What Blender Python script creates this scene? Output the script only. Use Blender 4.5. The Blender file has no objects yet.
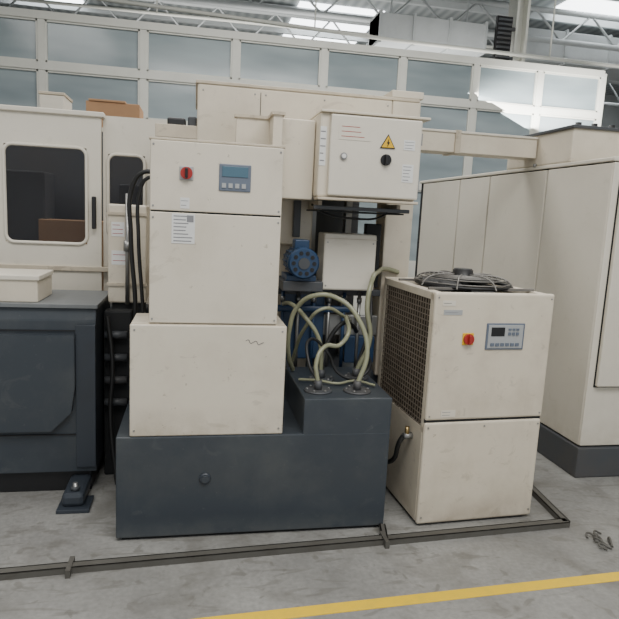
import bpy, bmesh, math, random
from mathutils import Vector, Matrix
random.seed(4)
S=bpy.context.scene
COL=S.collection
# ---------------------------------------------------------------- materials
def newmat(n):
    m=bpy.data.materials.new(n); m.use_nodes=True
    nt=m.node_tree; b=nt.nodes['Principled BSDF']; return m,nt,b
def paint(n,c,rough=.45,metal=0,grime=.25,gcol=(.12,.09,.06),scale=3.0,streak=.25,bump=0.0,spec=.5,spots=0.0,smudge=0.0,zdirt=None):
    m,nt,b=newmat(n); N=nt.nodes; L=nt.links
    tc=N.new('ShaderNodeTexCoord')
    def noise(s,det,lo,hi,k,mapping=None,dist=0):
        t=N.new('ShaderNodeTexNoise'); t.inputs['Scale'].default_value=s; t.inputs['Detail'].default_value=det; t.inputs['Roughness'].default_value=.65; t.inputs['Distortion'].default_value=dist
        if mapping:
            mp=N.new('ShaderNodeMapping'); mp.inputs['Scale'].default_value=mapping; mp.inputs['Location'].default_value=(s,k*7,1.3); L.new(tc.outputs['Object'],mp.inputs['Vector']); L.new(mp.outputs[0],t.inputs['Vector'])
        else: L.new(tc.outputs['Object'],t.inputs['Vector'])
        r=N.new('ShaderNodeValToRGB'); r.color_ramp.elements[0].position=lo; r.color_ramp.elements[1].position=hi
        L.new(t.outputs['Fac'],r.inputs['Fac'])
        q=N.new('ShaderNodeMath'); q.operation='MULTIPLY'; q.inputs[1].default_value=k; L.new(r.outputs['Color'],q.inputs[0]); return q,t
    def mix(prev,fac,col):
        mx=N.new('ShaderNodeMixRGB'); mx.inputs['Color2'].default_value=(*col,1); L.new(fac.outputs[0],mx.inputs['Fac'])
        if prev is None: mx.inputs['Color1'].default_value=(*c,1)
        else: L.new(prev.outputs[0],mx.inputs['Color1'])
        return mx
    q,n1=noise(scale,9,.45,.8,grime); last=mix(None,q,gcol)
    if streak>0:
        q,_=noise(1.2,6,.56,.85,grime*streak*2,(7,7,1.1),.6); last=mix(last,q,gcol)
    if spots>0:
        q,_=noise(26,3,.69,.73,spots); last=mix(last,q,gcol)
    if smudge>0:
        q,_=noise(5.5,7,.6,.66,smudge,(1,1,1.6),1.5); last=mix(last,q,tuple(x*.8+.02 for x in gcol))
    for (zb,zh,amt) in (zdirt or []):
        sp=N.new('ShaderNodeSeparateXYZ'); L.new(tc.outputs['Object'],sp.inputs[0])
        mr=N.new('ShaderNodeMapRange'); mr.inputs['From Min'].default_value=zb; mr.inputs['From Max'].default_value=zb+zh; mr.inputs['To Min'].default_value=1; mr.inputs['To Max'].default_value=0; L.new(sp.outputs['Z'],mr.inputs['Value'])
        q,_=noise(9,6,.3,.75,amt); u=N.new('ShaderNodeMath'); u.operation='MULTIPLY'; L.new(q.outputs[0],u.inputs[0]); L.new(mr.outputs[0],u.inputs[1]); last=mix(last,u,gcol)
    L.new(last.outputs[0],b.inputs['Base Color'])
    b.inputs['Roughness'].default_value=rough; b.inputs['Metallic'].default_value=metal
    b.inputs['Specular IOR Level'].default_value=spec
    if bump>0:
        bp=N.new('ShaderNodeBump'); bp.inputs['Strength'].default_value=bump; bp.inputs['Distance'].default_value=.01; L.new(n1.outputs['Fac'],bp.inputs['Height']); L.new(bp.outputs[0],b.inputs['Normal'])
    return m
def plain(n,c,rough=.5,metal=0):
    return paint(n,c,rough,metal,grime=.12,streak=0,scale=9,gcol=tuple(x*.5 for x in c))
CREAM=paint('cream_paint',(.67,.605,.49),.42,grime=.28,gcol=(.26,.20,.13),spots=.3,smudge=.2)
CREAMT=paint('cream_paint_tall_cabinet',(.68,.62,.51),.38,grime=.24,gcol=(.25,.19,.12),spots=.45,smudge=.2,zdirt=[(.5,.16,.6)])
CREAM2=paint('cream_paint_cabinet',(.70,.655,.56),.36,grime=.18,gcol=(.33,.28,.2),scale=1.5,spots=.2,smudge=.1,zdirt=[(.2,.25,.4)])
CREAMD=paint('cream_paint_dirty',(.56,.49,.38),.5,grime=.55,gcol=(.15,.11,.07),smudge=.3)
CREAMC=paint('cream_paint_chiller',(.67,.60,.48),.42,grime=.34,gcol=(.25,.18,.11),spots=.5,smudge=.25,scale=4,zdirt=[(0,.16,.6)])
DARK=paint('slate_paint',(.038,.047,.058),.36,grime=.42,gcol=(.11,.115,.11),scale=3.2,spots=.3,smudge=.2,zdirt=[(0,.12,.7)])
DARKB=paint('slate_blue_paint',(.035,.043,.055),.42,grime=.4,gcol=(.02,.02,.02),scale=4)
PLINTH=paint('plinth_grey',(.06,.065,.072),.5,grime=.4)
TOPG=paint('worn_grey_top',(.17,.18,.185),.5,grime=.5,gcol=(.06,.06,.06))
BLACK=plain('black_plastic',(.010,.010,.011),.45)
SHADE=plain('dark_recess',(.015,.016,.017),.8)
STEEL=paint('steel',(.36,.36,.35),.38,.8,grime=.5,gcol=(.10,.08,.06))
RAIL=paint('rusty_rail_steel',(.11,.105,.092),.6,.2,grime=.5,gcol=(.05,.04,.03),streak=0,scale=8)
WHITE=plain('white_label',(.72,.72,.70),.5)
INK=plain('label_ink',(.05,.05,.06),.6)
INK2=plain('label_ink_grey',(.22,.22,.23),.6)
RED=plain('red_plastic',(.36,.025,.02),.4)
YEL=plain('yellow_plastic',(.75,.45,.02),.45)
BLUE=paint('blue_motor_paint',(.018,.05,.115),.4,grime=.5,gcol=(.025,.025,.03))
LCD=plain('lcd_blue',(.07,.14,.19),.25)
PANELG=plain('panel_grey_blue',(.13,.155,.20),.4)
PANELL=plain('panel_light_grey',(.38,.39,.39),.4)
HOSE=paint('clear_yellow_hose',(.27,.275,.18),.25,grime=.5,gcol=(.12,.11,.06),streak=0,scale=9)
RUB=plain('black_rubber',(.015,.015,.015),.5)
BRASS=plain('brass',(.4,.29,.13),.4,.9)
CARD=paint('cardboard',(.40,.23,.12),.8,grime=.2)
ALU=paint('window_frame_paint',(.62,.62,.56),.5,grime=.2,gcol=(.3,.28,.25))
TRUSS=paint('truss_grey_paint',(.40,.42,.42),.55,grime=.2,gcol=(.2,.2,.2))
DUCT=paint('duct_sheet',(.42,.44,.44),.5,.0,grime=.3,gcol=(.2,.2,.2))
FILT=paint('filter_dust',(.03,.024,.02),.9,grime=.5,gcol=(.015,.012,.01),scale=12)
MESHC=paint('grille_wire',(.22,.18,.135),.5,grime=.6,gcol=(.05,.04,.03),scale=9)

def glassmat():
    m,nt,b=newmat('partition_glass'); N=nt.nodes;L=nt.links
    tc=N.new('ShaderNodeTexCoord'); mp=N.new('ShaderNodeMapping'); mp.inputs['Scale'].default_value=(.5,1,2.2); L.new(tc.outputs['Object'],mp.inputs['Vector'])
    n=N.new('ShaderNodeTexNoise'); n.inputs['Scale'].default_value=1.5; n.inputs['Detail'].default_value=2; L.new(mp.outputs[0],n.inputs['Vector'])
    r=N.new('ShaderNodeValToRGB'); e=r.color_ramp.elements; e[0].position=.3;e[0].color=(.19,.235,.25,1); e[1].position=.75;e[1].color=(.32,.375,.39,1)  # blotchy sky reflections painted into the pane colour by stretched noise
    L.new(n.outputs['Fac'],r.inputs['Fac']); L.new(r.outputs[0],b.inputs['Base Color']); b.inputs['Roughness'].default_value=.14
    b.inputs['Specular IOR Level'].default_value=.6
    return m
GLASS=glassmat()
def darkglass():
    m,nt,b=newmat('machine_window_glass'); b.inputs['Base Color'].default_value=(.02,.02,.024,1); b.inputs['Roughness'].default_value=.1; b.inputs['Alpha'].default_value=.38; b.inputs['Specular IOR Level'].default_value=.3
    return m
DGLASS=darkglass()
def floormat():
    m,nt,b=newmat('concrete_floor'); N=nt.nodes;L=nt.links
    tc=N.new('ShaderNodeTexCoord')
    n=N.new('ShaderNodeTexNoise'); n.inputs['Scale'].default_value=1.3; n.inputs['Detail'].default_value=10; n.inputs['Roughness'].default_value=.65; L.new(tc.outputs['Object'],n.inputs['Vector'])
    r=N.new('ShaderNodeValToRGB'); e=r.color_ramp.elements; e[0].position=.3;e[0].color=(.24,.235,.222,1); e[1].position=.7;e[1].color=(.43,.425,.40,1); L.new(n.outputs['Fac'],r.inputs['Fac'])
    n2=N.new('ShaderNodeTexNoise'); n2.inputs['Scale'].default_value=45; n2.inputs['Detail'].default_value=5; L.new(tc.outputs['Object'],n2.inputs['Vector'])
    mx=N.new('ShaderNodeMixRGB'); mx.blend_type='MULTIPLY'; mx.inputs['Fac'].default_value=.45; L.new(r.outputs[0],mx.inputs['Color1']); L.new(n2.outputs['Fac'],mx.inputs['Color2'])
    last=mx
    for sc,lo,hi,amt,dist,map_ in ((3.1,.50,.70,.55,1.2,(1,1,1)),(2.2,.58,.63,.4,2.5,(1,3.5,1)),(11,.61,.67,.5,.5,(1,1,1))):
        mp=N.new('ShaderNodeMapping'); mp.inputs['Scale'].default_value=map_; L.new(tc.outputs['Object'],mp.inputs['Vector'])
        n3=N.new('ShaderNodeTexNoise'); n3.inputs['Scale'].default_value=sc; n3.inputs['Detail'].default_value=8; n3.inputs['Distortion'].default_value=dist; L.new(mp.outputs[0],n3.inputs['Vector'])
        r3=N.new('ShaderNodeValToRGB'); r3.color_ramp.elements[0].position=lo; r3.color_ramp.elements[1].position=hi; L.new(n3.outputs['Fac'],r3.inputs['Fac'])
        q=N.new('ShaderNodeMath'); q.operation='MULTIPLY'; q.inputs[1].default_value=amt; L.new(r3.outputs[0],q.inputs[0])
        mx2=N.new('ShaderNodeMixRGB'); mx2.inputs['Color2'].default_value=(.125,.117,.10,1); L.new(q.outputs[0],mx2.inputs['Fac']); L.new(last.outputs[0],mx2.inputs['Color1']); last=mx2
    L.new(last.outputs[0],b.inputs['Base Color'])
    rr=N.new('ShaderNodeMapRange'); rr.inputs['To Min'].default_value=.2; rr.inputs['To Max'].default_value=.5; L.new(n.outputs['Fac'],rr.inputs['Value']); L.new(rr.outputs[0],b.inputs['Roughness'])
    bp=N.new('ShaderNodeBump'); bp.inputs['Strength'].default_value=.08; bp.inputs['Distance'].default_value=.01; L.new(n2.outputs['Fac'],bp.inputs['Height']); L.new(bp.outputs[0],b.inputs['Normal'])
    return m
FLOOR=floormat()
def ceilmat():
    m,nt,b=newmat('corrugated_roof'); N=nt.nodes;L=nt.links
    tc=N.new('ShaderNodeTexCoord'); w=N.new('ShaderNodeTexWave'); w.inputs['Scale'].default_value=1.6; L.new(tc.outputs['Object'],w.inputs['Vector'])
    r=N.new('ShaderNodeValToRGB'); e=r.color_ramp.elements; e[0].color=(.22,.24,.24,1); e[1].color=(.35,.37,.37,1); L.new(w.outputs['Fac'],r.inputs['Fac']); L.new(r.outputs[0],b.inputs['Base Color']); b.inputs['Roughness'].default_value=.6
    bp=N.new('ShaderNodeBump'); bp.inputs['Strength'].default_value=.5; L.new(w.outputs['Fac'],bp.inputs['Height']); L.new(bp.outputs[0],b.inputs['Normal'])
    return m
ROOF=ceilmat()
def skymat():
    m,nt,b=newmat('skylight_panel'); b.inputs['Base Color'].default_value=(.8,.85,.85,1); b.inputs['Emission Color'].default_value=(.93,.97,1,1); b.inputs['Emission Strength'].default_value=6.0
    return m
SKYL=skymat()
# ---------------------------------------------------------------- geometry helpers
def group(name,loc=(0,0,0),rz=0):
    e=bpy.data.objects.new(name,None); COL.objects.link(e); e.location=loc; e.rotation_euler=(0,0,rz); e.empty_display_size=.1; return e
def fin(bm,name,mat,par,smooth=False):
    me=bpy.data.meshes.new(name); bm.to_mesh(me); bm.free(); me.materials.append(mat)
    if smooth:
        for p in me.polygons: p.use_smooth=True
    o=bpy.data.objects.new(name,me); COL.objects.link(o)
    if par is not None: o.parent=par
    return o
def addbox(bm,x0,x1,y0,y1,z0,z1):
    vs=[bm.verts.new(v) for v in ((x0,y0,z0),(x1,y0,z0),(x1,y1,z0),(x0,y1,z0),(x0,y0,z1),(x1,y0,z1),(x1,y1,z1),(x0,y1,z1))]
    for f in ((0,3,2,1),(4,5,6,7),(0,1,5,4),(1,2,6,5),(2,3,7,6),(3,0,4,7)): bm.faces.new([vs[i] for i in f])
def box(par,name,x0,x1,y0,y1,z0,z1,mat,bev=.005,seg=2):
    bm=bmesh.new(); addbox(bm,x0,x1,y0,y1,z0,z1)
    if bev: 
        bev=min(bev,.45*min(x1-x0,y1-y0,z1-z0))
        bmesh.ops.bevel(bm,geom=bm.edges[:],offset=bev,segments=seg,affect='EDGES',profile=.5)
    return fin(bm,name,mat,par,smooth=False)
def boxes(par,name,lst,mat):
    bm=bmesh.new()
    for b in lst: addbox(bm,*b)
    return fin(bm,name,mat,par)
def prism(par,name,pts,ax,a0,a1,mat,bev=.005):
    bm=bmesh.new()
    def mk(p,a): return {'y':(p[0],a,p[1]),'x':(a,p[0],p[1]),'z':(p[0],p[1],a)}[ax]
    A=[bm.verts.new(mk(p,a0)) for p in pts]; B=[bm.verts.new(mk(p,a1)) for p in pts]; n=len(pts)
    bm.faces.new(A); bm.faces.new(B[::-1])
    for i in range(n): bm.faces.new((A[i],B[i],B[(i+1)%n],A[(i+1)%n]))
    bmesh.ops.recalc_face_normals(bm,faces=bm.faces[:])
    if bev: bmesh.ops.bevel(bm,geom=bm.edges[:],offset=bev,segments=2,affect='EDGES')
    return fin(bm,name,mat,par)
def cyl(par,name,p0,p1,r,mat,r2=None,seg=28,bev=0):
    p0=Vector(p0);p1=Vector(p1); d=p1-p0; bm=bmesh.new()
    M=Matrix.Translation((p0+p1)/2)@d.to_track_quat('Z','Y').to_matrix().to_4x4()
    bmesh.ops.create_cone(bm,cap_ends=True,segments=seg,radius1=r,radius2=r if r2 is None else r2,depth=d.length,matrix=M)
    if bev: bmesh.ops.bevel(bm,geom=[e for e in bm.edges if len(e.link_faces)==2 and e.calc_face_angle(0)>1],offset=bev,segments=2,affect='EDGES')
    for f in bm.faces:
        f.smooth=len(f.verts)==4
    me=bpy.data.meshes.new(name); bm.to_mesh(me); bm.free(); me.materials.append(mat)
    o=bpy.data.objects.new(name,me); COL.objects.link(o); o.parent=par; return o
def tube(par,name,pts,r,mat,cyc=False,kind='SPLINE'):
    cu=bpy.data.curves.new(name,'CURVE'); cu.dimensions='3D'; cu.bevel_depth=r; cu.bevel_resolution=4; cu.resolution_u=10; cu.use_fill_caps=True
    if kind=='POLY':
        s=cu.splines.new('POLY'); s.points.add(len(pts)-1)
        for i,p in enumerate(pts): s.points[i].co=(*p,1)
    else:
        s=cu.splines.new('BEZIER'); s.bezier_points.add(len(pts)-1)
        for i,p in enumerate(pts):
            b=s.bezier_points[i]; b.co=p; b.handle_left_type=b.handle_right_type='AUTO'
    s.use_cyclic_u=cyc
    cu.materials.append(mat); o=bpy.data.objects.new(name,cu); COL.objects.link(o); o.parent=par; return o
def ring(par,name,c,R,r,mat,n=40):
    return tube(par,name,[(c[0]+R*math.cos(2*math.pi*i/n),c[1]+R*math.sin(2*math.pi*i/n),c[2]) for i in range(n)],r,mat,True,'POLY')
def label(par,name,x0,x1,y,z0,z1,mat=None,lines=4,ink=None):
    box(par,name,x0,x1,y-.002,y+.001,z0,z1,mat or WHITE,0)
    L=[];h=(z1-z0)
    for i in range(lines):
        z=z1-h*(i+.7)/(lines+.4); w=(x1-x0)*random.uniform(.5,.85)
        L.append((x0+(x1-x0)*.08,x0+(x1-x0)*.08+w,y-.0026,y-.0021,z-h*.012-.0006,z+h*.012+.0006))
    if L: boxes(par,name+'_print',L,ink or INK2)
def screws(par,name,pts,y,mat=None):
    bm=bmesh.new()
    for x,z in pts:
        bmesh.ops.create_cone(bm,cap_ends=True,segments=10,radius1=.005,radius2=.004,depth=.004,matrix=Matrix.Translation((x,y,z))@Matrix.Rotation(math.pi/2,4,'X'))
    fin(bm,name,mat or STEEL,par)
# ---------------------------------------------------------------- room
g=group('floor'); box(g,'concrete_slab',-9,16,-5,17,-.1,0,FLOOR,0)
g=group('ceiling')
box(g,'roof_sheet',-9,16,-5,17,5.6,5.7,ROOF,0)
for (cx,cy,wx,wy) in ((2.75,13.4,.85,1.25),(10.0,14.5,1.0,1.3),(7.3,10.4,.8,.8),(-3,13.5,.7,.6)):
    box(g,'skylight_panel',cx-wx,cx+wx,cy-wy,cy+wy,5.57,5.6,SKYL,0)
boxes(g,'purlins',[(-9,16,y-.04,y+.04,5.42,5.56) for y in [2+1.3*i for i in range(11)]],TRUSS)
g=group('wall_back'); box(g,'sheet_wall',-9,16,17,17.15,0,5.7,DUCT,0)
g=group('wall_left'); box(g,'sheet_wall',-9.15,-9,-5,17,0,5.7,DUCT,0)
g=group('wall_right'); box(g,'sheet_wall',16,16.15,-5,17,0,5.7,DUCT,0)
g=group('window_1')
mx=[-5.6,-4.45,-3.3,-2.05,-.74,.52,1.79,2.99,4.16,5.23,6.33]
fr=[]; gl=[]
for x in mx: fr.append((x-.045,x+.045,8.96,9.04,0,4.0))
for z0,z1 in ((3.94,4.04),(3.30,3.40),(2.64,2.76),(2.02,2.12),(0,.9)): fr.append((-5.6,6.33,8.95,9.05,z0,z1))
boxes(g,'frame',fr,ALU)
sub=[]
for a,b in zip(mx[:-1],mx[1:]):
    for z0,z1 in ((3.40,3.94),(2.76,3.30),(2.12,2.64),(.9,2.02)):
        gl.append((a+.045,b-.045,9.0,9.01,z0,z1))
        t=.025
        sub+= [(a+.045,a+.045+t,8.97,9.02,z0,z1),(b-.045-t,b-.045,8.97,9.02,z0,z1),(a+.045,b-.045,8.97,9.02,z0,z0+t),(a+.045,b-.045,8.97,9.02,z1-t,z1)]
boxes(g,'glass_panes',gl,GLASS); boxes(g,'sash_trim',sub,ALU)
def truss(name,y,z0,z1,x0,x1,step):
    g=group(name)
    tube(g,'bottom_chord',[(x0,y,z0),(x1,y,z0)],.05,TRUSS,kind='POLY'); tube(g,'top_chord',[(x0,y,z1),(x1,y,z1)],.05,TRUSS,kind='POLY')
    n=int((x1-x0)/step); tube(g,'web_bars',[(x0+step*i,y,z0 if i%2==0 else z1) for i in range(n+1)],.026,TRUSS,kind='POLY')
truss('roof_truss',10.4,4.85,5.35,-9,16,.55); truss('roof_truss.001',12.2,4.75,5.35,-9,16,.55); truss('roof_truss.002',14.4,4.75,5.35,-9,16,.55)
g=group('ventilation_duct')
box(g,'duct_body',2.75,4.55,9.55,10.1,4.3,4.72,DUCT,.01)
boxes(g,'flanges',[(x,x+.04,9.52,10.13,4.27,4.75) for x in (2.75,3.3,3.9,4.51)],TRUSS)
boxes(g,'hanger_rods',[(x,x+.02,9.8,9.82,4.72,5.6) for x in (3.0,4.3)],TRUSS)
g=group('ventilation_duct.001'); box(g,'duct_body',5.7,12,10.6,11.4,4.55,5.1,DUCT,.01); boxes(g,'flanges',[(x,x+.04,10.57,11.43,4.52,5.13) for x in (5.7,6.6,7.5,8.4,9.6)],TRUSS)
g=group('ceiling_pipe')
tube(g,'pipe_1',[(-9,9.4,4.62),(3,9.4,4.28),(16,9.4,4.2)],.03,ALU,kind='POLY'); tube(g,'pipe_2',[(-9,11.7,4.9),(16,11.7,5.1)],.03,ALU,kind='POLY')
boxes(g,'hangers',[(x,x+.02,9.39,9.41,4.3,5.6) for x in (-2.4,-.6,1.7,5.6,7.0)],ALU)
g=group('steel_column'); boxes(g,'h_section',[(5.02,5.06,9.5,9.8,0,5.6),(5.20,5.24,9.5,9.8,0,5.6),(5.06,5.20,9.63,9.67,0,5.6)],ALU)
g=group('wall_louvre'); box(g,'louvre_frame',4.68,4.95,9.48,9.54,4.05,4.85,BLACK,.005); boxes(g,'slats',[(4.70,4.93,9.45,9.48,4.08+.07*i,4.11+.07*i) for i in range(11)],PLINTH)
boxes(g,'louvre_bracket',[(4.95,5.02,9.5,9.54,4.2,4.25),(4.95,5.02,9.5,9.54,4.65,4.7)],PLINTH)

# ---------------------------------------------------------------- coolant tank
g=group('coolant_tank')
box(g,'lower_tank',-.335,.97,2.71,3.32,.015,.51,DARK,.006)
box(g,'raised_tank',.53,.97,2.7105,3.32,.50,.685,DARK,.006)
box(g,'foot_strip',-.31,.95,2.73,3.3,0,.02,BLACK,0)
cyl(g,'drain_plug',(.07,2.70,.30),(.07,2.715,.30),.027,DARKB,bev=.004); cyl(g,'drain_plug_boss',(.07,2.695,.30),(.07,2.705,.30),.017,DARK)
for i,(x,y) in enumerate(((.62,2.84),(.82,2.83),(.68,3.05),(.88,3.08))):
    cyl(g,'pump_flange_%d'%i,(x,y,.683),(x,y,.695),.07,PLINTH,bev=.003); cyl(g,'pump_socket_%d'%i,(x,y,.69),(x,y,.74),.02,PLINTH)
    for k in range(6):
        t=k*math.pi/3; cyl(g,'bolt',(x+.056*math.cos(t),y+.056*math.sin(t),.695),(x+.056*math.cos(t),y+.056*math.sin(t),.702),.006,STEEL,seg=6)
# ---------------------------------------------------------------- cabinet on tank
g=group('electrical_cabinet')
box(g,'lower_housing',-.275,.43,2.712,3.02,.512,1.035,CREAMT,.006)
box(g,'upper_housing',-.195,.385,2.735,3.02,1.035,1.84,CREAMT,.006)
boxes(g,'seam_shadow',[(-.19,.38,2.730,2.736,1.533,1.542)],SHADE)
box(g,'door_lower',-.193,.383,2.722,2.74,1.042,1.534,CREAMT,.004)
box(g,'door_upper',-.193,.383,2.722,2.74,1.541,1.838,CREAMT,.004)
box(g,'top_lip',-.2,.39,2.728,3.02,1.84,1.85,CREAMD,.002)
box(g,'ledge_dirt',-.27,.425,2.718,2.735,1.033,1.0365,CREAMD,0)
box(g,'switch_plate',-.07,-.01,2.716,2.724,1.675,1.735,PANELL,.004)
cyl(g,'switch_ring',(-.04,2.718,1.705),(-.04,2.706,1.705),.026,RED); box(g,'switch_handle',-.046,-.034,2.692,2.708,1.684,1.726,BLACK,.003)
box(g,'display_bezel',.10,.24,2.716,2.724,1.638,1.755,PANELG,.004); box(g,'lcd_screen',.113,.227,2.713,2.718,1.70,1.745,LCD,.001)
boxes(g,'buttons',[(.113+.029*i,.131+.029*i,2.712,2.718,1.652,1.672) for i in range(4)],PANELL)
label(g,'spec_sticker',-.10,.0,2.722,1.40,1.53,WHITE,8); boxes(g,'qr_code',[(-.035,-.006,2.719,2.7195,1.495,1.524)],INK2)
label(g,'caution_sticker',-.065,-.025,2.722,1.553,1.60,WHITE,2)
screws(g,'door_screws',[(-.18,1.82),(.37,1.82),(-.18,1.56),(.37,1.56),(-.18,1.51),(.37,1.51),(-.18,1.06),(.37,1.06)],2.721)
screws(g,'housing_screws',[(-.255,1.01),(.41,1.01),(-.255,.54),(.41,.54)],2.711)
tube(g,'pen_scribble',[(.24+.012*i,2.711,.965+.008*math.sin(i*2.1)-.002*i) for i in range(8)],.0011,INK)
# ---------------------------------------------------------------- hoses
g=group('coolant_hose')
tube(g,'hose_a',[(.82,2.83,.72),(.87,2.86,.88),(.83,2.92,1.04),(.74,2.97,1.13),(.62,2.98,1.15),(.53,3.05,1.07),(.50,3.07,.95),(.51,3.12,.80),(.55,3.2,.70)],.0125,HOSE)
tube(g,'hose_b',[(.62,2.84,.72),(.61,2.86,.83),(.66,2.9,.90),(.74,2.93,.90),(.79,2.95,.96),(.80,3.05,1.02),(.86,3.2,.98)],.0115,HOSE)
tube(g,'hose_c',[(.88,3.08,.72),(.94,3.06,.9),(.92,3.08,1.08),(.96,3.15,1.22),(1.03,3.28,1.25),(1.12,3.40,1.26),(1.2,3.42,1.24)],.0135,HOSE)
tube(g,'hose_d',[(.68,3.05,.72),(.66,3.06,.9),(.58,3.08,1.02),(.52,3.2,1.07),(.5,3.32,1.05)],.012,HOSE)
tube(g,'hose_e',[(.68,3.05,.72),(.72,3.1,.88),(.80,3.12,.98),(.88,3.2,.95),(.93,3.3,.9)],.012,RUB)
tube(g,'hose_f',[(.88,3.08,.74),(.95,3.12,.95),(.985,3.25,1.12),(1.0,3.36,1.16)],.010,RUB)
tube(g,'hose_g',[(.56,3.3,.72),(.60,3.15,.95),(.68,3.1,1.06),(.80,3.15,1.02),(.9,3.3,.92)],.010,HOSE)
tube(g,'hose_h',[(.62,2.84,.73),(.575,2.88,.82),(.60,2.98,.92),(.70,3.0,.84),(.76,2.98,.735),(.86,2.97,.715),(.93,3.0,.76),(.95,3.15,.82)],.008,RUB)
tube(g,'hose_i',[(.55,3.0,.70),(.64,2.96,.705),(.74,2.92,.70),(.84,2.95,.705),(.93,2.88,.70)],.007,HOSE)
# ---------------------------------------------------------------- chiller
g=group('industrial_chiller',(1.145,2.70,0),math.radians(3.5))
W=.666;D=.68;Hh=1.215
box(g,'back_panel',0,W,D-.02,D,.07,Hh,CREAMC,.004)
box(g,'right_panel',W-.015,W,0.02,D-.02,.05,Hh-.01,CREAMC,.004)
box(g,'front_upper_panel',0,W,0,.03,.567,Hh,CREAMC,.012,3)
box(g,'front_lower_panel',0,W,.002,.03,.012,.556,CREAMC,.012,3)
boxes(g,'front_seam',[(.005,W-.005,.010,.028,.55,.572)],SHADE)
box(g,'base_frame',.01,W-.01,.02,D-.01,.012,.06,BLACK,.003)
boxes(g,'feet',[(.03,.1,.03,.1,0,.02),(W-.1,W-.03,.03,.1,0,.02),(.03,.1,D-.1,D-.03,0,.02),(W-.1,W-.03,D-.1,D-.03,0,.02)],BLACK)
box(g,'side_lower_panel',0,.012,.03,D-.02,.02,.50,CREAMC,.003)
boxes(g,'side_frame',[(0,.014,.03,.05,.5,Hh-.01),(0,.014,D-.04,D-.02,.5,Hh-.01),(0,.014,.03,D-.02,Hh-.04,Hh-.005),(0,.014,.03,D-.02,.5,.525)],CREAMC)
box(g,'filter_core',.018,.04,.05,D-.04,.52,Hh-.04,FILT,0)
grid=[]
ny=20;nz=23;y0=.05;y1=D-.04;z0=.525;z1=Hh-.04
for i in range(ny+1): y=y0+(y1-y0)*i/ny; grid.append((.002,.007,y-.002,y+.002,z0,z1))
for i in range(nz+1): z=z0+(z1-z0)*i/nz; grid.append((.002,.007,y0,y1,z-.002,z+.002))
boxes(g,'air_grille',grid,MESHC)
boxes(g,'top_deck',[(0.01,W-.01,.03,.06,Hh-.03,Hh-.005),(0.01,W-.01,D-.06,D-.02,Hh-.03,Hh-.005),(0.01,.06,.06,D-.06,Hh-.03,Hh-.005),(W-.06,W-.01,.06,D-.06,Hh-.03,Hh-.005)],CREAMC)
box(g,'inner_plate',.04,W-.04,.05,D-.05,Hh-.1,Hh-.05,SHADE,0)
fc=(.32,.34,Hh)
ring(g,'fan_shroud',(fc[0],fc[1],Hh+.008),.25,.009,BLACK)
GW=paint('guard_wire',(.20,.19,.175),.5,.3,grime=.5,gcol=(.05,.04,.03))
for k,(R,z) in enumerate(((.25,.022),(.228,.042),(.205,.05),(.18,.053),(.155,.055),(.13,.056),(.105,.057))): ring(g,'guard_ring_%d'%k,(fc[0],fc[1],Hh+z),R,.0032,GW)
for k in range(8):
    t=2*math.pi*k/8+.2; c,s=math.cos(t),math.sin(t)
    tube(g,'guard_spoke_%d'%k,[(fc[0]+.268*c,fc[1]+.268*s,Hh+.0),(fc[0]+.252*c,fc[1]+.252*s,Hh+.025),(fc[0]+.21*c,fc[1]+.21*s,Hh+.05),(fc[0]+.06*c,fc[1]+.06*s,Hh+.06)],.0045,GW)
boxes(g,'guard_mount_bars',[(.03,W-.03,fc[1]-.20,fc[1]-.185,Hh-.004,Hh+.008),(.03,W-.03,fc[1]+.185,fc[1]+.20,Hh-.004,Hh+.008)],GW)
cyl(g,'fan_motor',(fc[0],fc[1],Hh-.05),(fc[0],fc[1],Hh+.09),.055,BLACK,bev=.006)
for k in range(5):
    t=2*math.pi*k/5; bm=bmesh.new()
    def pt(r,a,z): return bm.verts.new((fc[0]+r*math.cos(t+a),fc[1]+r*math.sin(t+a),Hh+z))
    vs=[pt(.04,0,.025),(pt(.225,-.12,.028)),(pt(.225,.55,-.005)),(pt(.04,.75,-.01))]; bm.faces.new(vs)
    o=fin(bm,'fan_blade_%d'%k,BLACK,g); md=o.modifiers.new('s','SOLIDIFY'); md.thickness=.004
box(g,'switch_plate',.162,.222,-.006,.004,.955,1.015,YEL,.003); cyl(g,'switch_ring',(.192,-.004,.985),(.192,-.018,.985),.027,RED); box(g,'switch_handle',.186,.198,-.034,-.016,.963,1.007,RED,.003)
box(g,'display_bezel',.29,.505,-.006,.004,.93,1.065,PANELG,.004); box(g,'display_face',.30,.495,-.008,.0,.938,1.057,PANELL,.002)
box(g,'lcd_screen',.315,.39,-.010,-.004,1.0,1.045,BLACK,.001)
boxes(g,'buttons',[(.315+.028*i,.335+.028*i,-.012,-.006,.95,.965) for i in range(6)]+[(.41+.022*i,.425+.022*i,-.012,-.006,1.005,1.02) for i in range(3)]+[(.41+.022*i,.425+.022*i,-.012,-.006,1.03,1.04) for i in range(3)],PANELG)
label(g,'warning_strip',.05,.15,0,1.105,1.13,PANELL,1)
label(g,'logo_plate',.04,.11,0,1.15,1.175,CREAM2,1,INK)
label(g,'maker_plate',.08,.16,0,.585,.62,CREAM2,2)
screws(g,'panel_screws',[(.02,1.19),(W-.02,1.19),(.02,.59),(W-.02,.59),(.02,.53),(W-.02,.53),(.02,.05),(W-.02,.05),(W/2,.53)],-.001)
cyl(g,'pipe_fitting',(-.05,.14,.44),(.01,.14,.44),.016,STEEL); cyl(g,'valve',(-.03,.14,.44),(-.03,.14,.49),.012,BRASS); tube(g,'elbow_hose',[(-.05,.14,.44),(-.065,.15,.40),(-.06,.2,.3),(-.05,.35,.2)],.013,RUB)

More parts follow.
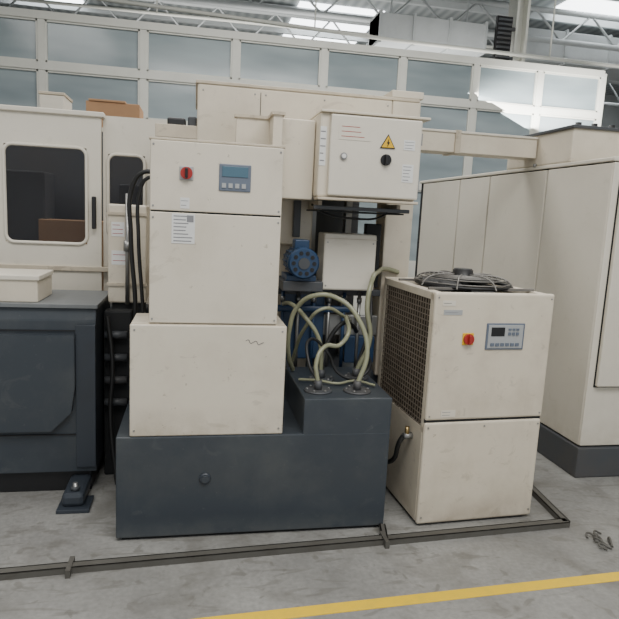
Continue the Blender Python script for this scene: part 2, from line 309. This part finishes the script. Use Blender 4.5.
# ---------------------------------------------------------------- grinding machine behind
g=group('grinding_machine')
box(g,'bed',-.15,1.28,3.46,4.6,0,.62,DARKB,.01)
box(g,'column',.0,.68,3.5,4.4,.6,2.0,CREAM,.01)
box(g,'head',.0,1.10,3.43,4.3,1.72,2.225,CREAM,.012)
box(g,'head_cap',-.01,1.26,3.425,4.32,2.222,2.24,CREAMD,.004)
boxes(g,'head_panel_seam',[(.34,.343,3.427,3.435,1.75,2.2)],SHADE)
box(g,'lower_guard',.42,.66,3.428,3.5,1.38,1.72,CREAM,.006)
box(g,'right_post',1.10,1.27,3.43,3.62,.6,2.225,CREAM,.008)
box(g,'right_post_cap',1.09,1.28,3.425,3.63,2.24,2.28,CREAM,.004)
box(g,'recess_back',.68,1.12,4.1,4.15,.6,1.75,PLINTH,0)
box(g,'shelf_left',-.22,.02,3.45,3.9,1.98,2.0,CREAMD,.004)
box(g,'shelf_front_edge',-.22,.02,3.44,3.455,1.93,2.0,CREAMD,.003)
prism(g,'shelf_bracket',[(3.5,1.98),(3.85,1.98),(3.85,1.75)],'x',-.1,-.08,CREAMD,0)
box(g,'shelf_parts',-.16,-.06,3.5,3.6,2.0,2.045,BLACK,.01); box(g,'shelf_parts_2',-.05,0,3.52,3.62,2.0,2.06,PLINTH,.01)
boxes(g,'vertical_rails',[(.74,.78,3.9,3.98,.62,1.72),(.98,1.02,3.9,3.98,.62,1.72)],STEEL)
screws(g,'head_screws',[(.03,2.19),(.31,2.19),(.37,2.19),(.7,2.19),(1.07,2.19)],3.428)
# wheel cover is bolted to the machine head
wc=g
bm=bmesh.new(); addbox(bm,.20,.585,3.04,3.43,1.66,2.03)
g=group('wheel_cover')
bmesh.ops.bevel(bm,geom=[e for e in bm.edges if abs(e.verts[0].co.z-e.verts[1].co.z)>.1],offset=.17,segments=14,affect='EDGES'); fin(bm,'rounded_cover',CREAM,g)
bm=bmesh.new(); addbox(bm,.19,.597,3.03,3.43,2.03,2.045)
bmesh.ops.bevel(bm,geom=[e for e in bm.edges if abs(e.verts[0].co.z-e.verts[1].co.z)>.01],offset=.17,segments=14,affect='EDGES'); fin(bm,'cover_lip',CREAMD,g)
box(g,'front_guard',.42,.597,3.12,3.43,1.63,2.03,CREAM,.006); box(g,'lower_strut',.545,.585,3.37,3.41,1.425,1.64,PLINTH,.004)
g=group('grinding_wheel_guard')
box(g,'guard_box',.70,1.0,3.24,3.42,1.145,1.46,CREAM2,.01); boxes(g,'guard_seam',[(.70,1.0,3.237,3.241,1.43,1.433)],CREAMD)
box(g,'guard_arm',.97,1.06,3.36,3.42,1.15,1.52,SHADE,.005); screws(g,'guard_screws',[(.72,1.41),(.98,1.41),(.72,1.17),(.98,1.17)],3.239)
g=group('mounting_bracket')
box(g,'under_rail',.60,1.12,3.08,3.11,1.585,1.605,PLINTH,.003); box(g,'under_tray',.62,1.10,3.11,3.40,1.575,1.583,SHADE,.002)
boxes(g,'bracket_legs',[(.63,.65,3.12,3.4,1.58,1.63),(1.06,1.08,3.12,3.4,1.58,1.63)],CREAMD)
tube(g,'cable_loom',[(.62,3.15,1.60),(.75,3.10,1.592),(.9,3.12,1.60),(1.08,3.12,1.593)],.006,RUB)
tube(g,'cable_loom_2',[(.62,3.25,1.61),(.70,3.2,1.56),(.85,3.22,1.545),(1.0,3.25,1.555),(1.1,3.3,1.61)],.006,RUB)
g=group('hydraulic_manifold')
box(g,'manifold',.5,.75,3.37,3.42,.72,1.12,BLUE,.008); box(g,'slide_block',.66,1.08,3.38,3.42,.86,.98,STEEL,.006)
box(g,'table_slide',.42,1.08,3.36,3.42,1.10,1.135,PLINTH,.004); box(g,'blue_cross_pipe',.45,.9,3.335,3.365,1.0,1.04,BLUE,.015)
for i in range(6): cyl(g,'pipe_%d'%i,(.50+.09*i,3.35,.60),(.50+.09*i,3.35,1.12),.010,STEEL if i%2 else BLUE); cyl(g,'pipe_nut_%d'%i,(.50+.09*i,3.35,1.06),(.50+.09*i,3.35,1.09),.015,STEEL,seg=6)
box(g,'valve_block',.88,1.06,3.35,3.42,.70,.86,BLUE,.005)
boxes(g,'support_legs',[(.52,.56,3.38,3.42,0,.75),(1.02,1.06,3.38,3.42,0,.75)],PLINTH)
g=group('coolant_guard_box')
box(g,'guard_body',-.48,-.27,3.55,3.85,1.0,1.56,CREAM,.01)
boxes(g,'guard_stand',[(-.46,-.29,3.57,3.83,0,1.0)],SHADE)
label(g,'guard_sticker',-.46,-.39,3.55,1.38,1.46,WHITE,3,RED); label(g,'guard_sticker_2',-.46,-.37,3.55,1.22,1.30,WHITE,2,RED)
boxes(g,'guard_ribs',[(-.485,-.265,3.54,3.56,1.50,1.515),(-.485,-.265,3.54,3.56,1.1,1.115)],CREAMD)
cyl(g,'conduit_fitting',(-.37,3.52,1.3),(-.37,3.52,1.36),.022,STEEL); cyl(g,'conduit_pipe',(-.37,3.52,1.0),(-.37,3.52,1.62),.012,STEEL)
g=group('power_cable')
tube(g,'cable_1',[(-.17,3.3,1.72),(-.27,3.32,1.73),(-.325,3.34,1.66),(-.335,3.35,1.4),(-.31,3.35,1.0),(-.33,3.4,.6),(-.32,3.4,.0)],.012,RUB)
tube(g,'cable_2',[(-.17,3.3,1.70),(-.25,3.32,1.70),(-.29,3.34,1.62),(-.295,3.34,1.4),(-.27,3.34,1.0),(-.26,3.38,.5),(-.3,3.38,.0)],.010,RUB)
# motor
m=group('electric_motor')
c=Vector((.565,3.2,1.30))
cyl(m,'stator',(c.x,3.12,c.z),(c.x,3.34,c.z),.075,BLUE)
for k in range(18):
    t=2*math.pi*k/18; a=c+Vector((math.cos(t)*.078,-.07,math.sin(t)*.078)); b=a+Vector((0,.19,0)); cyl(m,'fin_%d'%k,a,b,.006,BLUE,seg=6)
cyl(m,'fan_cowl',(c.x,3.09,c.z),(c.x,3.14,c.z),.083,BLUE,bev=.008); cyl(m,'cowl_center',(c.x,3.083,c.z),(c.x,3.095,c.z),.03,PLINTH)
for k in range(10):
    t=2*math.pi*k/10; cyl(m,'cowl_slot_%d'%k,(c.x+.055*math.cos(t),3.086,c.z+.055*math.sin(t)),(c.x+.055*math.cos(t),3.092,c.z+.055*math.sin(t)),.011,BLACK,seg=12)
box(m,'terminal_box',c.x-.04,c.x+.04,3.17,3.26,c.z+.07,c.z+.12,BLUE,.006); box(m,'mounting_foot',c.x-.08,c.x+.08,3.15,3.35,c.z-.1,c.z-.07,BLUE,.003)
box(m,'motor_bracket',c.x-.1,c.x+.12,3.14,3.42,c.z-.155,c.z-.1,PLINTH,.005); cyl(m,'gear_flange',(c.x,3.34,c.z),(c.x,3.42,c.z),.06,PLINTH)
# ---------------------------------------------------------------- control box
g=group('control_box')
box(g,'housing',.60,1.12,3.02,3.42,1.645,2.06,CREAM,.012)
box(g,'door',.65,1.125,2.99,3.02,1.655,2.05,CREAM2,.008)
box(g,'top_flange',.60,1.17,3.0,3.42,2.058,2.07,CREAM,.003); box(g,'bottom_flange',.60,1.13,2.99,3.1,1.632,1.645,CREAMD,.003)
label(g,'name_plate',.69,.855,2.99,1.93,2.01,CREAM2,3,RED); label(g,'side_label',.603,.635,3.02,1.80,1.99,WHITE,5)
cyl(g,'indicator_ring',(.72,2.988,1.85),(.72,2.98,1.85),.017,STEEL); cyl(g,'indicator_lens',(.72,2.981,1.85),(.72,2.975,1.85),.011,WHITE)
def tri(r,y0,y1,mat,n):
    prism(g,n,[(.945+r*math.sin(2*math.pi*k/3),1.925+r*math.cos(2*math.pi*k/3)) for k in range(3)],'y',y0,y1,mat,0)
tri(.046,2.985,2.991,BLACK,'warning_border'); tri(.038,2.983,2.987,YEL,'warning_triangle')
prism(g,'warning_bolt',[(.948,1.950),(.938,1.926),(.945,1.926),(.940,1.906),(.954,1.932),(.947,1.932)],'y',2.981,2.984,BLACK,0)
cyl(g,'knob_base',(.94,2.99,1.845),(.94,2.98,1.845),.028,BLACK); box(g,'knob_handle',.932,.948,2.96,2.982,1.82,1.87,BLACK,.004)
label(g,'spec_plate',1.03,1.09,2.99,1.74,1.83,WHITE,5); label(g,'spec_plate_2',1.03,1.09,2.99,1.90,1.95,WHITE,3); boxes(g,'hinges',[(1.12,1.132,3.0,3.03,1.7,1.76),(1.12,1.132,3.0,3.03,1.93,1.99)],STEEL)
g=group('cable_trunking')
box(g,'trunk',1.29,2.375,4.02,4.2,2.03,2.165,CREAM,.004); box(g,'trunk_lid',1.29,2.375,4.01,4.21,2.16,2.175,CREAM2,.003)
boxes(g,'joints',[(1.75,1.79,4.005,4.215,2.025,2.18)],CREAMD); box(g,'trunk_support',1.29,1.36,4.05,4.15,.0,2.03,CREAMD,.004)
# ---------------------------------------------------------------- big cabinet row
g=group('control_cabinet_row')
X=2.385
box(g,'core',X+.02,3.9,3.21,6.3,.2,1.955,SHADE,0)
box(g,'plinth',X-.01,3.9,3.18,6.3,0,.20,PLINTH,.01)
ys=[3.19,3.87,4.70,5.28,6.2]
for i in range(4): box(g,'side_door_%d'%i,X,X+.03,ys[i]+.009,ys[i+1]-.009,.21,1.942,CREAM2,.006)
box(g,'top_cap',X-.005,3.9,3.185,6.3,1.95,1.975,CREAM2,.006)
box(g,'front_panel',X+.004,3.9,3.188,3.22,.21,1.945,CREAM2,.006)
boxes(g,'door_shadow_gap',[(X+.045,3.2,3.184,3.19,.59,1.85)],SHADE)
box(g,'front_door',X+.05,3.2,3.155,3.185,.6,1.84,CREAM2,.008)
box(g,'top_unit',X,3.5,3.62,4.45,1.975,2.195,CREAM,.012); box(g,'top_unit_lid',X-.015,3.52,3.6,4.47,2.19,2.21,PLINTH,.004)
cyl(g,'latch',(X-.005,4.02,1.98),(X-.02,4.02,1.98),.012,STEEL)
for xx in (2.5,2.62,2.75): cyl(g,'cable_gland',(xx,3.75,2.21),(xx,3.75,2.25),.02,BLACK)
# ---------------------------------------------------------------- left machining centre
g=group('machining_center')
def winpanel(x0,x1,z0,z1,wx0,wx1,wz0,wz1,y,tag):
    boxes(g,'enclosure_panel_'+tag,[(x0,wx0,y,y+.03,z0,z1),(wx1,x1,y,y+.03,z0,z1),(wx0,wx1,y,y+.03,z0,wz0),(wx0,wx1,y,y+.03,wz1,z1)],CREAM2)
    r=.05; pts=[]
    for cx,cz,a0 in ((wx1-r,wz1-r,0),(wx0+r,wz1-r,90),(wx0+r,wz0+r,180),(wx1-r,wz0+r,270)):
        for k in range(6):
            a=math.radians(a0+18*k); pts.append((cx+r*math.cos(a),y-.004,cz+r*math.sin(a)))
    tube(g,'window_seal_'+tag,pts,.011,CREAM2,True,'POLY')
    prism(g,'window_glass_'+tag,[(p[0],p[2]) for p in pts],'y',y-.002,y+.004,DGLASS,0)
winpanel(-2.2,-.58,.9,2.09,-1.14,-.665,1.30,1.89,4.0,'main')
winpanel(-.575,-.1,.9,2.10,-.545,-.32,1.35,1.87,4.05,'side')
box(g,'enclosure_body',-2.2,-.12,4.75,5.2,.2,2.08,PLINTH,.01)
boxes(g,'enclosure_side',[(-.14,-.12,4.08,4.8,.9,2.08)],CREAMD)
box(g,'inner_cardboard',-1.0,-.60,4.2,4.45,.92,1.44,CARD,.004)
box(g,'inner_fixture',-1.25,-.98,4.3,4.6,.92,1.75,PLINTH,.01); box(g,'inner_column',-.52,-.30,4.4,4.7,.92,1.7,PLINTH,.01)
box(g,'top_rim',-2.2,-.56,3.98,4.06,2.08,2.11,CREAM2,.006)
box(g,'door_handle',-.63,-.605,3.95,3.98,1.4,1.6,BLACK,.005)
box(g,'lower_trim',-2.2,-.1,3.985,4.03,1.13,1.16,CREAMD,.003)
box(g,'base',-2.2,-.2,3.9,5.2,0,.92,DARKB,.01)
box(g,'rear_roof',-2.2,-.12,4.75,5.2,2.08,2.11,CREAM2,.004)
g=group('cardboard_box'); box(g,'flat_carton',-.80,-.42,4.8,5.15,2.113,2.30,CARD,.004); box(g,'top_flap',-.78,-.52,4.79,5.1,2.30,2.315,CARD,.002)
g=group('tool_box'); box(g,'case',-1.12,-.95,4.8,5.1,2.113,2.32,CREAM2,.01); box(g,'case_lid',-1.125,-.945,4.795,5.105,2.32,2.34,CREAMD,.004)
# ---------------------------------------------------------------- conveyor
g=group('chip_conveyor')
prism(g,'main_body',[(3.24,.12),(3.24,.95),(3.26,1.02),(3.8,1.02),(3.8,.12)],'x',-2.0,-.50,DARK,.003)
box(g,'skirt',-2.0,-.53,3.27,3.8,.0,.13,BLACK,.004)
box(g,'edge_panel',-.60,-.50,3.225,3.245,.15,.93,DARKB,.003)
prism(g,'sloped_cover',[(-2.0,.88),(-2.0,.36),(-.72,.36),(-.62,.46),(-.60,.60),(-.60,.88)],'y',3.20,3.245,DARK,.003)
boxes(g,'cover_seam',[(-2,-.5,3.232,3.241,.895,.90),(-2,-.5,3.232,3.241,.33,.335)],BLACK)
box(g,'top_plate',-2.0,-.49,3.235,3.8,1.015,1.035,TOPG,.002)
box(g,'cream_box',-1.4,-.79,3.28,3.6,1.035,1.155,CREAM,.006); box(g,'cream_box_lid',-1.4,-.78,3.27,3.6,1.15,1.175,CREAM2,.004)
box(g,'foot_plate',-.66,-.5,3.0,3.16,0,.02,DARKB,.003); box(g,'foot_arm',-.64,-.53,3.03,3.3,.02,.09,DARKB,.02); cyl(g,'foot_bolt',(-.58,3.08,.02),(-.58,3.08,.13),.012,STEEL); cyl(g,'foot_nut',(-.58,3.08,.09),(-.58,3.08,.11),.022,PLINTH,seg=6)
g=group('conveyor_drive')
box(g,'link_body',-.49,-.34,3.45,3.54,.0,.97,SHADE,.01)
box(g,'side_plate',-.36,-.2,3.46,3.54,.1,.9,DARKB,.01)
for i in range(4): cyl(g,'roller_%d'%i,(-.48,3.42,.45+.13*i),(-.36,3.42,.45+.13*i),.022,PLINTH)
tube(g,'cable',[(-.46,3.38,.95),(-.43,3.35,.7),(-.44,3.34,.4),(-.40,3.3,.012)],.012,RUB)
# ---------------------------------------------------------------- floor rail
g=group('floor_cable_channel')
def seg(a,b,w=.045,h=.03,n='channel'):
    a=Vector(a);b=Vector(b);d=(b-a); L=d.length; ang=math.atan2(d.y,d.x)
    bm=bmesh.new(); addbox(bm,0,L,-w/2,-w/2+.006,0,h); addbox(bm,0,L,w/2-.006,w/2,0,h); addbox(bm,0,L,-w/2,w/2,h-.004,h)
    bmesh.ops.transform(bm,matrix=Matrix.Translation((a.x,a.y,.0))@Matrix.Rotation(ang,4,'Z'),verts=bm.verts[:]); fin(bm,n,RAIL,g)
seg((-1.6,2.42,0),(-.5,2.495,0)); seg((-.5,2.495,0),(.93,2.575,0)); seg((.93,2.57,0),(1.96,2.64,0)); seg((1.95,2.63,0),(1.99,3.05,0),.04)
seg((.93,2.56,0),(.96,2.70,0),.03); boxes(g,'clips',[(-.505,-.485,2.44,2.55,0,.036),(.92,.94,2.52,2.62,0,.036)],RAIL)
g=group('floor_marking_line')
YL=paint('yellow_floor_paint',(.84,.55,.02),.5,grime=.3,gcol=(.35,.29,.12),streak=0,scale=14,spots=.5)
prism(g,'painted_stripe',[(-1.5,1.985),(4.5,2.29),(4.5,2.35),(-1.5,2.045)],'z',0,.002,YL,0)
g=group('metal_scrap')
for k in range(7):
    x=2.05+random.uniform(-.05,.08); y=2.44+random.uniform(-.06,.08)
    tube(g,'turning_%d'%k,[(x,y,.006),(x+random.uniform(-.05,.05),y+.03,.02),(x+random.uniform(-.06,.06),y+random.uniform(-.04,.04),.006)],.005,RAIL)
# ---------------------------------------------------------------- lights
def area(name,loc,size,sy,power,target=None,col=(1,.985,.955)):
    l=bpy.data.lights.new(name,'AREA'); l.shape='RECTANGLE'; l.size=size; l.size_y=sy; l.energy=power; l.color=col
    o=bpy.data.objects.new(name,l); COL.objects.link(o); o.location=loc
    d=(Vector(target)-Vector(loc)) if target else Vector((0,0,-1)); o.rotation_euler=d.to_track_quat('-Z','Y').to_euler()
area('skylight_lamp',(1.0,-.3,5.3),5,2.5,370)
area('skylight_lamp.001',(2.0,5.6,5.3),6,1.6,340)
area('skylight_lamp.002',(-3.0,2.5,5.3),2,4,110)
area('roof_fill_light',(2.5,9.9,3.3),9,.6,260,(3.5,12.2,5.6))  # added fill, unseen behind the partition, brightens the roof and trusses
w=bpy.data.worlds.new('World'); S.world=w; w.use_nodes=True; w.node_tree.nodes['Background'].inputs[0].default_value=(.9,.95,1,1); w.node_tree.nodes['Background'].inputs[1].default_value=.8
# ---------------------------------------------------------------- camera
f=600.0; a=math.radians(11.1); p=math.radians(8.9); r=math.radians(2.86)
F0=Vector((math.sin(a),math.cos(a),0)); R0=Vector((math.cos(a),-math.sin(a),0)); Z=Vector((0,0,1))
F=math.cos(p)*F0-math.sin(p)*Z; U0=math.sin(p)*F0+math.cos(p)*Z
R=math.cos(r)*R0+math.sin(r)*U0; U=-math.sin(r)*R0+math.cos(r)*U0
cd=bpy.data.cameras.new('camera'); cd.sensor_width=36; cd.sensor_fit='HORIZONTAL'; cd.lens=36*f/619
cam=bpy.data.objects.new('camera',cd); COL.objects.link(cam)
M=Matrix((R,U,-F)).transposed().to_4x4(); M.translation=Vector((0,0,1.55)); cam.matrix_world=M
S.camera=cam
